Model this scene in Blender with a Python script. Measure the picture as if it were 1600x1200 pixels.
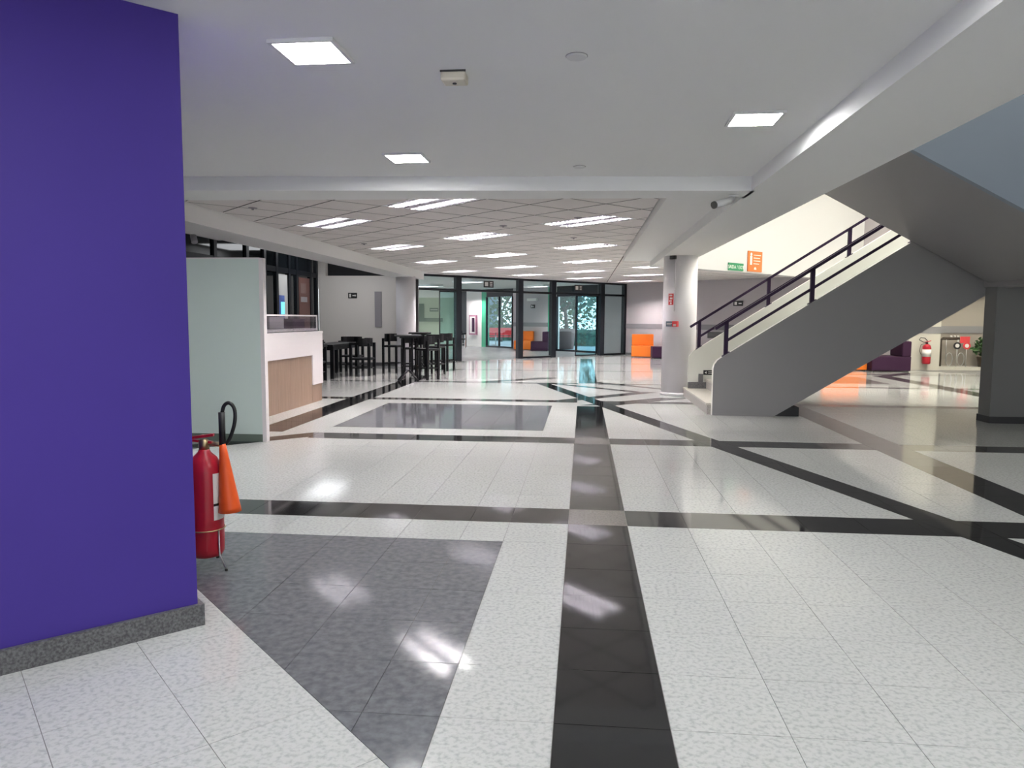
import bpy, bmesh, math, random
from mathutils import Vector, Matrix
random.seed(7)
for o in list(bpy.data.objects): bpy.data.objects.remove(o)
scene = bpy.context.scene
COL = scene.collection

# ------------------------------------------------------------------ camera
CAM_H, F_PX = 1.5, 1150.0
YAW, PITCH, ROLL = math.radians(5.498), math.radians(5.0895), math.radians(0.32)
fw = Vector((-math.sin(YAW)*math.cos(PITCH), math.cos(YAW)*math.cos(PITCH), -math.sin(PITCH)))
rt = Vector((math.cos(YAW), math.sin(YAW), 0)); up = rt.cross(fw)
rt2 = rt*math.cos(ROLL)+up*math.sin(ROLL); up2 = up*math.cos(ROLL)-rt*math.sin(ROLL)
cd = bpy.data.cameras.new('camera'); cam = bpy.data.objects.new('camera', cd); COL.objects.link(cam)
cd.sensor_width = 36; cd.lens = 36*F_PX/1600; cd.clip_end = 400; cd.clip_start = 0.05
M = Matrix((rt2, up2, -fw)).transposed().to_4x4(); M.translation = (0, 0, CAM_H); cam.matrix_world = M
scene.camera = cam

# ------------------------------------------------------------------ world, exposure
w = bpy.data.worlds.new('world'); scene.world = w; w.use_nodes = True
nt = w.node_tree; bg = nt.nodes['Background']
sky = nt.nodes.new('ShaderNodeTexSky'); sky.sky_type = 'HOSEK_WILKIE'; sky.turbidity = 4.0
sky.sun_direction = Vector((0.5, -0.5, 0.75)).normalized()
mixn = nt.nodes.new('ShaderNodeMixRGB'); mixn.inputs[0].default_value = 0.8
mixn.inputs[2].default_value = (0.93, 0.97, 1.0, 1)
nt.links.new(sky.outputs[0], mixn.inputs[1]); nt.links.new(mixn.outputs[0], bg.inputs[0])
bg.inputs[1].default_value = 2.6
vs = scene.view_settings; vs.view_transform = 'Standard'; vs.look = 'None'; vs.gamma = 1; vs.use_curve_mapping = False
vs.exposure = 0.34
LED_STRENGTH, VOID_STRENGTH, TUBE_STRENGTH = 86.0, 88.0, 560.0

# ------------------------------------------------------------------ materials
def srgb(r, g, b):
    f = lambda c: (c/255/12.92) if c/255 <= .04045 else ((c/255+.055)/1.055)**2.4
    return (f(r), f(g), f(b), 1)
MATS = {}
def mat(name, col, rough=.5, metal=0, spec=.5, emit=0, noise=None, bump=None, coat=0):
    """noise = (scale, colour2, contrast low, contrast high, detail); bump = (scale, strength)"""
    m = bpy.data.materials.new(name); m.use_nodes = True
    n, l = m.node_tree.nodes, m.node_tree.links; b = n['Principled BSDF']
    b.inputs['Base Color'].default_value = col; b.inputs['Roughness'].default_value = rough
    b.inputs['Metallic'].default_value = metal; b.inputs['Specular IOR Level'].default_value = spec
    b.inputs['Coat Weight'].default_value = coat; b.inputs['Coat Roughness'].default_value = .08
    if emit:
        b.inputs['Emission Color'].default_value = col; b.inputs['Emission Strength'].default_value = emit
    if noise or bump:
        g = n.new('ShaderNodeNewGeometry')
    if noise:
        sc, c2, lo, hi, det = noise
        t = n.new('ShaderNodeTexNoise'); t.inputs['Detail'].default_value = det
        if isinstance(sc, tuple):
            vm = n.new('ShaderNodeVectorMath'); vm.operation = 'MULTIPLY'; vm.inputs[1].default_value = sc
            l.new(g.outputs['Position'], vm.inputs[0]); l.new(vm.outputs[0], t.inputs['Vector']); t.inputs['Scale'].default_value = 1
        else:
            t.inputs['Scale'].default_value = sc; l.new(g.outputs['Position'], t.inputs['Vector'])
        r = n.new('ShaderNodeValToRGB'); r.color_ramp.elements[0].position = lo; r.color_ramp.elements[1].position = hi
        r.color_ramp.elements[0].color = c2; r.color_ramp.elements[1].color = col
        l.new(t.outputs['Fac'], r.inputs[0]); l.new(r.outputs[0], b.inputs['Base Color'])
    if bump:
        t2 = n.new('ShaderNodeTexNoise'); t2.inputs['Scale'].default_value = bump[0]; l.new(g.outputs['Position'], t2.inputs['Vector'])
        bp = n.new('ShaderNodeBump'); bp.inputs['Strength'].default_value = bump[1]; bp.inputs['Distance'].default_value = .01
        l.new(t2.outputs['Fac'], bp.inputs['Height']); l.new(bp.outputs[0], b.inputs['Normal'])
    MATS[name] = m; return m
def glass_mat(name, tint, refl=.08):
    m = bpy.data.materials.new(name); m.use_nodes = True; n, l = m.node_tree.nodes, m.node_tree.links; n.clear()
    o = n.new('ShaderNodeOutputMaterial'); mx = n.new('ShaderNodeMixShader'); tr = n.new('ShaderNodeBsdfTransparent'); gl = n.new('ShaderNodeBsdfGlossy')
    lw = n.new('ShaderNodeLayerWeight'); lw.inputs[0].default_value = .5; pw = n.new('ShaderNodeMath'); pw.operation = 'POWER'; pw.inputs[1].default_value = 4
    fr = n.new('ShaderNodeMath'); fr.operation = 'MULTIPLY_ADD'; fr.inputs[1].default_value = .55; fr.inputs[2].default_value = .025
    l.new(lw.outputs['Facing'], pw.inputs[0]); l.new(pw.outputs[0], fr.inputs[0])
    tr.inputs[0].default_value = tint; gl.inputs['Roughness'].default_value = .02
    l.new(fr.outputs[0], mx.inputs[0]); l.new(tr.outputs[0], mx.inputs[1]); l.new(gl.outputs[0], mx.inputs[2]); l.new(mx.outputs[0], o.inputs[0])
    MATS[name] = m
# floor stones
mat('granite_light', (.525, .535, .525, 1), .085, spec=.42, noise=(48, (.39, .40, .395, 1), .32, .54, 9))
mat('granite_grey', (.165, .17, .188, 1), .08, noise=(24, (.10, .103, .115, 1), .32, .68, 12))
mat('granite_black', (.014, .014, .0145, 1), .06, noise=(120, (.014, .014, .015, 1), .4, .6, 3))
mat('granite_brown', (.075, .068, .064, 1), .10, noise=(90, (.045, .042, .04, 1), .35, .65, 4))
mat('granite_taupe', (.22, .20, .185, 1), .10, noise=(60, (.15, .138, .13, 1), .35, .65, 4))
mat('granite_skirting', (.16, .16, .165, 1), .35, noise=(90, (.06, .06, .065, 1), .35, .65, 5))
mat('grout', (.20, .195, .19, 1), .8)
mat('stone_step', (.55, .53, .47, 1), .3, noise=(70, (.40, .38, .34, 1), .35, .6, 4))
mat('stone_riser', (.42, .40, .37, 1), .35, noise=(70, (.30, .285, .27, 1), .35, .6, 4))
# walls
mat('plaster_white', (.78, .78, .78, 1), .75, bump=(6, .03))
mat('ceiling_plaster', (.90, .90, .895, 1), .85, bump=(4, .03))
mat('ceiling_tile', (.84, .80, .78, 1), .9, noise=(140, (.78, .745, .725, 1), .4, .6, 3))
mat('tile_seam', (.12, .115, .11, 1), .9)
mat('wall_bright', (.68, .68, .67, 1), .7)
mat('wall_lilac', (.44, .41, .425, 1), .7)
mat('pier_cream', (.50, .48, .42, 1), .7)
mat('alcove_beige', (.30, .27, .235, 1), .7)
mat('wall_cream', (.78, .74, .70, 1), .7)
mat('wall_band', (.20, .195, .205, 1), .5)
mat('purple_paint', srgb(70, 53, 142), .5, spec=.22, noise=(.9, srgb(67, 51, 137), .3, .7, 2), bump=(180, .02))
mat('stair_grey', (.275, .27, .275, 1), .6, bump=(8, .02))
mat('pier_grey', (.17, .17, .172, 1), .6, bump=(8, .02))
mat('stair_cream', (.74, .75, .70, 1), .6)
mat('stair_blue_grey', (.24, .285, .345, 1), .6)
mat('column_paint', (.74, .72, .75, 1), .5)
mat('panel_green_white', (.68, .79, .75, 1), .25)
mat('laminate_white', (.80, .76, .77, 1), .35)
mat('laminate_wood', (.33, .225, .165, 1), .4, noise=((3, 40, 2), (.25, .165, .12, 1), .3, .7, 4))
mat('frame_black', (.008, .010, .014, 1), .35, spec=.2)
mat('charcoal', (.03, .03, .033, 1), .6)
mat('dark_glass', (.010, .013, .016, 1), .05)
mat('black_wood', (.006, .006, .0075, 1), .45, spec=.2)
mat('black_rubber', (.012, .012, .012, 1), .5)
mat('handrail_purple', (.022, .009, .035, 1), .5, spec=.25)
mat('red_paint', (.42, .012, .028, 1), .28)
mat('orange_plastic', (.80, .10, .012, 1), .4)
mat('orange_fabric', (.85, .20, .012, 1), .6)
mat('plum_fabric', (.036, .012, .036, 1), .7, spec=.2)
mat('steel', (.55, .55, .55, 1), .3, metal=1)
mat('brass', (.5, .4, .22, 1), .35, metal=1)
mat('white_plastic', (.75, .75, .75, 1), .4)
mat('beige_plastic', (.68, .63, .52, 1), .5)
mat('grey_plastic', (.32, .30, .32, 1), .5)
mat('dark_plastic', (.05, .05, .05, 1), .5)
mat('label_white', (.75, .73, .70, 1), .5)
mat('sign_black', (.012, .012, .012, 1), .5)
mat('sign_green', (.02, .23, .10, 1), .5)
mat('sign_orange', (.72, .17, .035, 1), .5)
mat('sign_red', (.60, .045, .05, 1), .5)
mat('sign_blue_grey', (.12, .17, .22, 1), .5)
mat('poster_brown', (.14, .06, .05, 1), .5)
mat('doorway_blue', (.08, .14, .45, 1), .4)
mat('doorway_glow_cyan', (.2, .75, .85, 1), .3, emit=.8)  # glow standing in for the lit room behind the storefront doorway
mat('green_wall', (.03, .30, .17, 1), .5)
mat('cabinet_magenta', (.33, .12, .20, 1), .4)
mat('interior_green', (.42, .47, .38, 1), .7)
mat('interior_dark_green', (.14, .18, .15, 1), .6)
mat('floor_inner', (.34, .345, .345, 1), .25, noise=(3, (.29, .295, .295, 1), .35, .65, 4))
mat('paving', (.40, .46, .52, 1), .7, noise=(2, (.32, .37, .42, 1), .35, .65, 4))
mat('leaf_green', (.055, .15, .035, 1), .5, noise=(9, (.02, .06, .02, 1), .35, .65, 2))
mat('leaf_blue', (.05, .16, .10, 1), .5, noise=(5, (.015, .06, .04, 1), .35, .65, 2))
mat('bark', (.16, .13, .11, 1), .8, noise=(12, (.08, .065, .055, 1), .35, .65, 3))
mat('terracotta', (.20, .13, .12, 1), .7)
mat('pot_brown', (.045, .03, .02, 1), .6)
mat('soil', (.03, .02, .015, 1), .9)
mat('led_cool', (1, 1, .985, 1), emit=LED_STRENGTH)
mat('led_warm', (1, .98, .93, 1), emit=VOID_STRENGTH)
mat('tube_light', (1, .93, .93, 1), emit=TUBE_STRENGTH)
mat('louvre_metal', (.27, .265, .29, 1), .4)
mat('cafe_fill', (.95, .97, 1, 1), emit=2.6)  # emission of the fill panels added on the cafe side
mat('led_yellow', (1, .945, .80, 1), emit=VOID_STRENGTH*2.3)
mat('stairwell_white', (.58, .58, .585, 1), .7)
glass_mat('glass_clear', (.86, .93, .92, 1)); glass_mat('glass_green', (.90, .96, .93, 1)); glass_mat('glass_case', (.90, .90, .92, 1)); glass_mat('glass_blue', (.78, .93, .96, 1))

# ------------------------------------------------------------------ mesh helpers
class MB:
    def __init__(s): s.v = []; s.f = []; s.m = []; s.smooth = []
    def add(s, vs, fs, mi=0, sm=False):
        k = len(s.v); s.v += [tuple(v) for v in vs]
        for f in fs: s.f.append([i+k for i in f]); s.m.append(mi); s.smooth.append(sm)
        return s
    def box(s, x0, x1, y0, y1, z0, z1, mi=0):
        vs = [(x, y, z) for z in (z0, z1) for y in (y0, y1) for x in (x0, x1)]
        return s.add(vs, [(0, 2, 3, 1), (4, 5, 7, 6), (0, 1, 5, 4), (2, 6, 7, 3), (0, 4, 6, 2), (1, 3, 7, 5)], mi)
    def obox(s, c, ax, ay, az, mi=0):
        """oriented box: centre and three half-axis vectors"""
        c, ax, ay, az = map(Vector, (c, ax, ay, az))
        vs = [c+ax*i+ay*j+az*k for k in (-1, 1) for j in (-1, 1) for i in (-1, 1)]
        return s.add(vs, [(0, 2, 3, 1), (4, 5, 7, 6), (0, 1, 5, 4), (2, 6, 7, 3), (0, 4, 6, 2), (1, 3, 7, 5)], mi)
    def prism(s, poly, z0, z1, mi=0, side=None):
        n = len(poly); a = sum(poly[i][0]*poly[(i+1) % n][1]-poly[(i+1) % n][0]*poly[i][1] for i in range(n))
        if a < 0: poly = poly[::-1]
        vs = [(p[0], p[1], z0) for p in poly]+[(p[0], p[1], z1) for p in poly]
        fs = [tuple(range(n-1, -1, -1)), tuple(range(n, 2*n))]+[(i, (i+1) % n, n+(i+1) % n, n+i) for i in range(n)]
        s.add(vs, fs, mi)
        if side is not None: s.m[-n:] = [side]*n
        return s
    def xz(s, poly, y0, y1, mi=0, front=None):
        """polygon in the XZ plane pushed along Y; front: material of the face at y0"""
        n = len(poly); a = sum(poly[i][0]*poly[(i+1) % n][1]-poly[(i+1) % n][0]*poly[i][1] for i in range(n))
        if a < 0: poly = poly[::-1]
        vs = [(p[0], y0, p[1]) for p in poly]+[(p[0], y1, p[1]) for p in poly]; k = len(s.v)
        s.add(vs, [tuple(range(n))], mi if front is None else front)
        s.v = s.v[:k]+vs
        for f in [tuple(range(2*n-1, n-1, -1))]+[((i+1) % n, i, n+i, n+(i+1) % n) for i in range(n)]:
            s.f.append([i+k for i in f]); s.m.append(mi); s.smooth.append(False)
        return s
    def tube(s, pts, r, n=8, mi=0, cap=True):
        pts = [Vector(p) for p in pts]; rs = r if isinstance(r, (list, tuple)) else [r]*len(pts)
        k = len(s.v); prev = None
        for i, p in enumerate(pts):
            d = (pts[min(i+1, len(pts)-1)]-pts[max(i-1, 0)]).normalized()
            u = prev-d*prev.dot(d) if prev else (Vector((0, 0, 1)) if abs(d.z) < .9 else Vector((1, 0, 0))).cross(d)
            u.normalize(); prev = u; v = d.cross(u)
            s.v += [tuple(p+(u*math.cos(2*math.pi*j/n)+v*math.sin(2*math.pi*j/n))*rs[i]) for j in range(n)]
        for i in range(len(pts)-1):
            for j in range(n):
                s.f.append([k+i*n+j, k+i*n+(j+1) % n, k+(i+1)*n+(j+1) % n, k+(i+1)*n+j]); s.m.append(mi); s.smooth.append(True)
        if cap:
            s.f.append([k+j for j in range(n-1, -1, -1)]); s.m.append(mi); s.smooth.append(False)
            e = k+(len(pts)-1)*n; s.f.append([e+j for j in range(n)]); s.m.append(mi); s.smooth.append(False)
        return s
    def lathe(s, prof, cx=0, cy=0, n=24, mi=0):
        k = len(s.v)
        for r, z in prof: s.v += [(cx+r*math.cos(2*math.pi*j/n), cy+r*math.sin(2*math.pi*j/n), z) for j in range(n)]
        for i in range(len(prof)-1):
            for j in range(n):
                s.f.append([k+i*n+j, k+i*n+(j+1) % n, k+(i+1)*n+(j+1) % n, k+(i+1)*n+j]); s.m.append(mi); s.smooth.append(True)
        s.f.append([k+j for j in range(n-1, -1, -1)]); s.m.append(mi); s.smooth.append(False)
        e = k+(len(prof)-1)*n; s.f.append([e+j for j in range(n)]); s.m.append(mi); s.smooth.append(False)
        return s
    def mesh(s, name, mats):
        me = bpy.data.meshes.new(name); me.from_pydata(s.v, [], s.f)
        for m in ([mats] if isinstance(mats, str) else mats): me.materials.append(MATS[m])
        me.polygons.foreach_set('material_index', s.m); me.polygons.foreach_set('use_smooth', s.smooth)
        me.update(); return me
    def build(s, name, mats, parent=None, bevel=0):
        o = bpy.data.objects.new(name, s.mesh(name, mats)); COL.objects.link(o)
        if parent: o.parent = parent
        if bevel:
            b = o.modifiers.new('bevel', 'BEVEL'); b.width = bevel; b.segments = 2; b.limit_method = 'ANGLE'; b.angle_limit = math.radians(40)
        return o
def tag(o, label, cat, group=None):
    o['label'] = label; o['category'] = cat
    if group: o['group'] = group
    return o
def struct(o, label=None):
    o['kind'] = 'structure'
    if label: o['label'] = label
    return o
def thing(name, label, cat, loc=(0, 0, 0), rz=0, group=None):
    o = bpy.data.objects.new(name, None); COL.objects.link(o); o.empty_display_size = .1
    o.location = loc; o.rotation_euler = (0, 0, rz); return tag(o, label, cat, group)
def copy_tree(o, parent=None):
    c = o.copy(); COL.objects.link(c)
    if parent: c.parent = parent
    for ch in o.children: copy_tree(ch, c)
    return c
def text_part(txt, size, mname, parent, loc, rot, name='lettering'):
    cu = bpy.data.curves.new(name, 'FONT'); cu.body = txt; cu.size = size; cu.extrude = .0015; cu.align_x = 'CENTER'; cu.align_y = 'CENTER'
    t = bpy.data.objects.new('tmp', cu); COL.objects.link(t)
    me = bpy.data.meshes.new_from_object(t.evaluated_get(bpy.context.evaluated_depsgraph_get()))
    bpy.data.objects.remove(t); me.materials.clear(); me.materials.append(MATS[mname])
    o = bpy.data.objects.new(name, me); COL.objects.link(o); o.parent = parent; o.location = loc; o.rotation_euler = rot
    return o

# ------------------------------------------------------------------ convex polygon helpers for tiles
def halfplane(poly, a, b, c):
    """keep a*x+b*y<=c"""
    out = []
    for i in range(len(poly)):
        p, q = poly[i], poly[(i+1) % len(poly)]; dp, dq = a*p[0]+b*p[1]-c, a*q[0]+b*q[1]-c
        if dp <= 0: out.append(p)
        if (dp < 0 < dq) or (dq < 0 < dp):
            t = dp/(dp-dq); out.append((p[0]+(q[0]-p[0])*t, p[1]+(q[1]-p[1])*t))
    return out
def area(p): return abs(sum(p[i][0]*p[(i+1) % len(p)][1]-p[(i+1) % len(p)][0]*p[i][1] for i in range(len(p))))/2 if len(p) > 2 else 0
def inset(poly, d):
    n = len(poly); a = sum(poly[i][0]*poly[(i+1) % n][1]-poly[(i+1) % n][0]*poly[i][1] for i in range(n))
    if a < 0: poly = poly[::-1]
    out = list(poly)
    for i in range(n):
        p, q = Vector(poly[i]), Vector(poly[(i+1) % n]); e = q-p
        if e.length < 1e-4: continue
        e.normalize(); a_, b_ = e.y, -e.x
        out = halfplane(out, a_, b_, a_*p.x+b_*p.y-d)
        if len(out) < 3: return []
    r = []
    for p in out:
        if not r or (Vector(p)-Vector(r[-1])).length > 1e-3: r.append(p)
    if len(r) > 2 and (Vector(r[0])-Vector(r[-1])).length < 1e-3: r.pop()
    return r
def project(p):
    d = Vector(p)-Vector((0, 0, CAM_H)); z = d.dot(fw)
    return (800+F_PX*d.dot(rt2)/z, 600-F_PX*d.dot(up2)/z) if z > .05 else None

# ================================================================== FLOOR
K0 = (-1.81, 3.26)
floor = struct(MB().prism([(-12, -7), (15, -7), (15, 24.6), (8.9, 24.6), (1.8, 31.7), (-5.9, 24.2), (-9.5, 24.2), (-12, 24)], -.15, -.004).build('floor', 'grout'), 'polished granite tiled floor with light fields and dark stripes')
T = .43
xj = [-.09, -.52, -.82]
while xj[-1] > -3.3: xj.append(xj[-1]-T)
xj[-1] = -3.42; xj += [-3.92, -4.35]
while xj[-1] > -9: xj.append(xj[-1]-T)
xr = [.34]
while xr[-1] < 2.9: xr.append(xr[-1]+T)
xr += [3.41, 3.83]
while xr[-1] < 7.4: xr.append(xr[-1]+T)
xr += [7.85, 8.3]
while xr[-1] < 14: xr.append(xr[-1]+T)
XJ = sorted(xj+xr)
YJ = [3.05+T*i for i in range(-6, 4)]+[4.83, 5.30, 5.73]+[5.73+T*i for i in range(1, 7)]+[8.82, 9.25, 9.78]+[9.78+.41*i for i in range(1, 7)]+[12.67, 13.2, 13.53]+[13.53+.4467*i for i in range(1, 8)]+[17.0, 17.2]
while YJ[-1] < 20.9: YJ.append(YJ[-1]+.45)
YJ += [21.2, 21.42]
while YJ[-1] < 24.4: YJ.append(YJ[-1]+.45)
YJ += [24.85, 25.1]
while YJ[-1] < 31.4: YJ.append(YJ[-1]+.45)
YJ = sorted(set(round(y, 3) for y in YJ))
# dark diagonal bands: (p, q, horizontal half width)
def band(p, q, hw, ymin, ymax, m='granite_brown'):
    d = (Vector(q)-Vector(p)).normalized(); n = Vector((-d.y, d.x)); c = n.dot(Vector(p)); return (n.x, n.y, c-hw, c+hw, ymin, ymax, m)
BANDS = [band((2.67, 5.70), (-1.005, 17.3), .145, 3.0, 17.2, 'granite_black'),
         band((-.45, 13.36), (1.24, 15.2), .15, 13.3, 15.3), band((-.6, 16.95), (1.24, 15.2), .11, 15.2, 17.1),
         band((.40, 12.95), (1.7, 14.2), .2, 12.8, 14.3), band((.33, 17.5), (1.75, 16.0), .11, 15.8, 17.7),
         band((-2.4, 17.1), (-.9, 18.6), .18, 17.1, 18.7), band((7.95, 20.55), (9.45, 22.2), .17, 20.6, 22.3), band((-3.42, 9.11), (-4.6, 7.93), .15, 7.9, 9.25, 'granite_black')]
def base_mat(x, y):
    row = [(5.30, 5.73), (8.82, 9.25), (13.2, 13.53), (17.0, 17.2), (21.2, 21.42), (24.85, 25.1)]
    inrow = any(a < y < b for a, b in row)
    if -.09 < x < .34 and y < 28:
        if 5.3 < y < 5.73 or 8.82 < y < 9.25: return 'granite_taupe'
        return 'granite_black' if y < 12.7 or y > 17.2 else 'granite_light'
    if (-4.35 < x < -3.92 or 3.41 < x < 3.83) and y < 19 and (x > 0 or y > 9.3): return 'granite_black' if x < 0 or y < 8 else 'granite_brown'
    if 7.85 < x < 8.3 and 13 < y < 20.7: return 'granite_brown'
    if 5.6 < x < 7.4 and 18 < y < 20.3: return 'granite_taupe'
    if inrow and not (x < -3.42 and y < 10): return 'granite_black' if y < 10 else 'granite_brown'
    if -3.42 < x < -.52 and (y < 4.83 or 9.78 < y < 12.67): return 'granite_grey'
    return 'granite_light'
pieces = []
S2 = 1.665
def push(poly, m):
    p = inset(poly, .0014)
    if len(p) > 2 and area(p) > 2e-4: pieces.append((p, m))
for i in range(len(XJ)-1):
    for j in range(len(YJ)-1):
        x0, x1, y0, y1 = XJ[i], XJ[i+1], YJ[j], YJ[j+1]; cx, cy = (x0+x1)/2, (y0+y1)/2
        if cx+cy > 33.0 or cy-cx > 29.6 or (cx < -5.2 and cy > 22.5) or (cx > 9.9 and cy > 23.5): continue
        poly = [(x0, y0), (x1, y0), (x1, y1), (x0, y1)]; m = base_mat(cx, cy)
        if cx < -.52 and cy < 4.83:   # field beside the purple pillar: the 45-degree border starts at x+y = S2
            poly = halfplane(poly, -1, -1, -S2)
            if len(poly) < 3: continue
        todo = [poly]; 
        for (a, b, c0, c1, ya, yb, bm_) in BANDS:
            if not (ya < cy+.3 and cy-.3 < yb): continue
            nxt = []
            for q in todo:
                for part in (halfplane(q, a, b, c0), halfplane(q, -a, -b, -c1)):
                    if area(part) > 1e-4: nxt.append(part)
                inn = halfplane(halfplane(q, -a, -b, -c0), a, b, c1) if area(q) else []
                if area(inn) > 1e-4:
                    inn2 = halfplane(halfplane(inn, 0, 1, yb), 0, -1, -ya)
                    if area(inn2) > 1e-4: push(inn2, bm_)
                    for rest in (halfplane(inn, 0, -1, -yb), halfplane(inn, 0, 1, ya)):
                        if area(rest) > 1e-4: push(rest, m)
            todo = nxt
        for q in todo: push(q, m)
r2 = math.sqrt(.5)
U = [S2*r2-.425, S2*r2-.425-.446*1, S2*r2-.425-.446*2, S2*r2-.425-.446*3, S2*r2-.425-.446*4, S2*r2-.425-.446*5]; U = [S2*r2]+U
for i in range(len(U)-1):
    for j in range(-4, 14):
        v0 = .35+j*.446; v1 = v0+.446; c = []
        for u, v in ((U[i], v0), (U[i+1], v0), (U[i+1], v1), (U[i], v1)): c.append(((u-v)*r2, (u+v)*r2))
        c = halfplane(c, 1, 0, -.52); c = halfplane(c, 0, -1, .6) if len(c) > 2 else c
        if area(c) > .002: push(c, 'granite_light')
def screen_area(p):
    q = [project((x, y, 0)) for x, y in p]
    if any(t is None for t in q): return 0
    cx = sum(t[0] for t in q)/len(q); cy = sum(t[1] for t in q)/len(q)
    if not (-40 < cx < 1640 and 480 < cy < 1290): return 0
    return area(q)
pieces.sort(key=lambda t: -screen_area(t[0]))
for p, m in pieces[:300]:
    MB().prism(p, -.012, 0).build('floor_tile', m, floor)
names = sorted(set(m for _, m in pieces)); mb = MB()
for p, m in pieces[300:]: mb.prism(p, -.012, 0, names.index(m))
rest = mb.build('floor_tiles_distant', names, floor); rest['kind'] = 'stuff'

# ================================================================== CEILING, BEAMS, WALLS
ZC, ZB, ZT = 2.87, 2.735, 2.98
struct(MB().prism([(-9, -7), (1.66, -7), (1.62, 7.6), (-9, 7.05)], ZC, ZC+.12).build('ceiling', 'ceiling_plaster'), 'smooth white plaster ceiling')
struct(MB().prism([(-8.9, 6.70), (1.63, 7.40), (1.62, 7.82), (-8.9, 7.46)], ZB, 3.4).build('trim_1', 'ceiling_plaster'), 'white ceiling beam across the hall')
struct(MB().prism([(1.625, -7), (2.49, -7), (2.23, 18.1), (1.56, 18.0)], ZB, 4.3).build('trim_2', 'ceiling_plaster'), 'white ceiling beam beside the stairwell')
struct(MB().prism([(.92, 7.8), (1.61, 7.8), (1.56, 17.9), (.92, 17.75)], ZC, 3.3).build('trim_3', 'ceiling_plaster'), 'plaster soffit strip beside the tiled ceiling')
struct(MB().prism([(-5.15, 7.6), (-5.15, 23.6), (-5.85, 22.9), (-5.85, 7.6)], ZB, 3.6).build('trim_4', 'ceiling_plaster'), 'plaster beam along the cafe side')
# tiled lobby ceiling on the 45-degree grid
tc = struct(MB().prism([(-5.15, 7.6), (.92, 7.7), (1.3, 17.6), (1.56, 18.0), (8.6, 24.9), (1.76, 31.6), (-5.2, 24.9)], ZT+.09, ZT+.13).build('ceiling_lobby', 'tile_seam'), 'suspended ceiling of square tiles')
MU = .70; U0, V0 = .78, 7.40
troffers = [(i, j) for i in range(0, 7) for j in range(-4, 8)]
TRO = []
for i in range(-1, 9):
    for j in range(-8, 8):
        u, v = 4.98+2.8*i, 7.40+2.8*j
        cx, cy = ((u+.35)-(v+.7))*r2, ((u+.35)+(v+.7))*r2
        if ((-4.6 < cx < .35 and cy > 8.3) or (.3 < cx < 2.6 and cy > 19 and cy-cx > 16.7)) and cy-cx < 28.9 and cx+cy < 32.4: TRO.append((u, v))
def in_tro(u, v): return any(a-.01 < u < a+.71 and b-.01 < v < b+1.41 for a, b in TRO)
ctiles = []
for i in range(-2, 40):
    for j in range(-30, 40):
        u, v = U0+MU*i, V0+MU*j
        if in_tro(u+.35, v+.35): continue
        c = [((a-b)*r2, (a+b)*r2) for a, b in ((u, v), (u+MU, v), (u+MU, v+MU), (u, v+MU))]
        for reg in ([(-1, 0, 5.15), (0, -1, -7.75), (1, 0, .92), (-1, 1, 29.97)], [(-1, 0, -.92), (0, -1, -17.7), (1, -1, -15.75), (1, 1, 33.3), (-1, 1, 29.97)]):
            q = c
            for a, b, k in reg:
                q = halfplane(q, a, b, k)
                if len(q) < 3: break
            if area(q) > .01:
                q = inset(q, .011)
                if len(q) > 2: ctiles.append(q)
ctiles.sort(key=lambda p: (sum(a[1] for a in p)/len(p)))
for q in ctiles[:300]: MB().prism(q, ZT, ZT+.05, 0, 1).build('ceiling_tile', ['ceiling_tile', 'tile_seam'], tc)
if len(ctiles) > 300:
    mb = MB()
    for q in ctiles[300:]: mb.prism(q, ZT, ZT+.05, 0, 1)
    mb.build('ceiling_tiles_distant', ['ceiling_tile', 'tile_seam'], tc)['kind'] = 'stuff'
# purple pillar with skirting
kx, ky = -1.855, 3.32
pil = [(kx, ky), (kx-3.2, ky-3.2), (kx-4.4, ky-2.0), (kx-1.2, ky+1.2)]
struct(MB().prism(pil, 0, ZC).build('wall_left', 'purple_paint'), 'purple painted pillar wall')
o_ = .025
sk = MB().prism([(kx+o_*1.414, ky), (kx-3.2, ky-3.2-o_*1.414), (kx-3.2, ky-3.2+.03), (kx-.0, ky+.0)], .0, .105)
sk.prism([(kx+o_*1.414, ky), (kx, ky), (kx-1.2, ky+1.2), (kx-1.2, ky+1.2+o_*1.414)], 0, .105)
struct(sk.build('baseboard_left', 'granite_skirting'), 'grey granite skirting at the foot of the purple wall')
# hall shell behind and beside the camera
bw = MB().box(-9, 13.8, -7.2, -7, 0, .5).box(-9, 13.8, -7.2, -7, 2.7, 7)
for x in (-9, -4.6, -.2, 4.2, 8.6, 13.4): bw.box(x, x+.4, -7.2, -7, .5, 2.7)  # window openings added in this unseen wall to let daylight into the hall
struct(bw.build('wall_back', 'plaster_white'))
struct(MB().box(-9.2, -9, -7.2, 24, 0, 3.8).build('wall_far_left', 'plaster_white'))
struct(MB().box(13.8, 14, -7.2, 25, 0, 7).build('wall_right', 'wall_bright'))
struct(MB().box(1.7, 14, -7.2, 25, 6.9, 7.1).build('ceiling_stairwell', 'ceiling_plaster'))
struct(MB().box(1.62, 1.9, -7.0, 18, 4.25, 7).build('wall_upper', 'wall_bright'))
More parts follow.
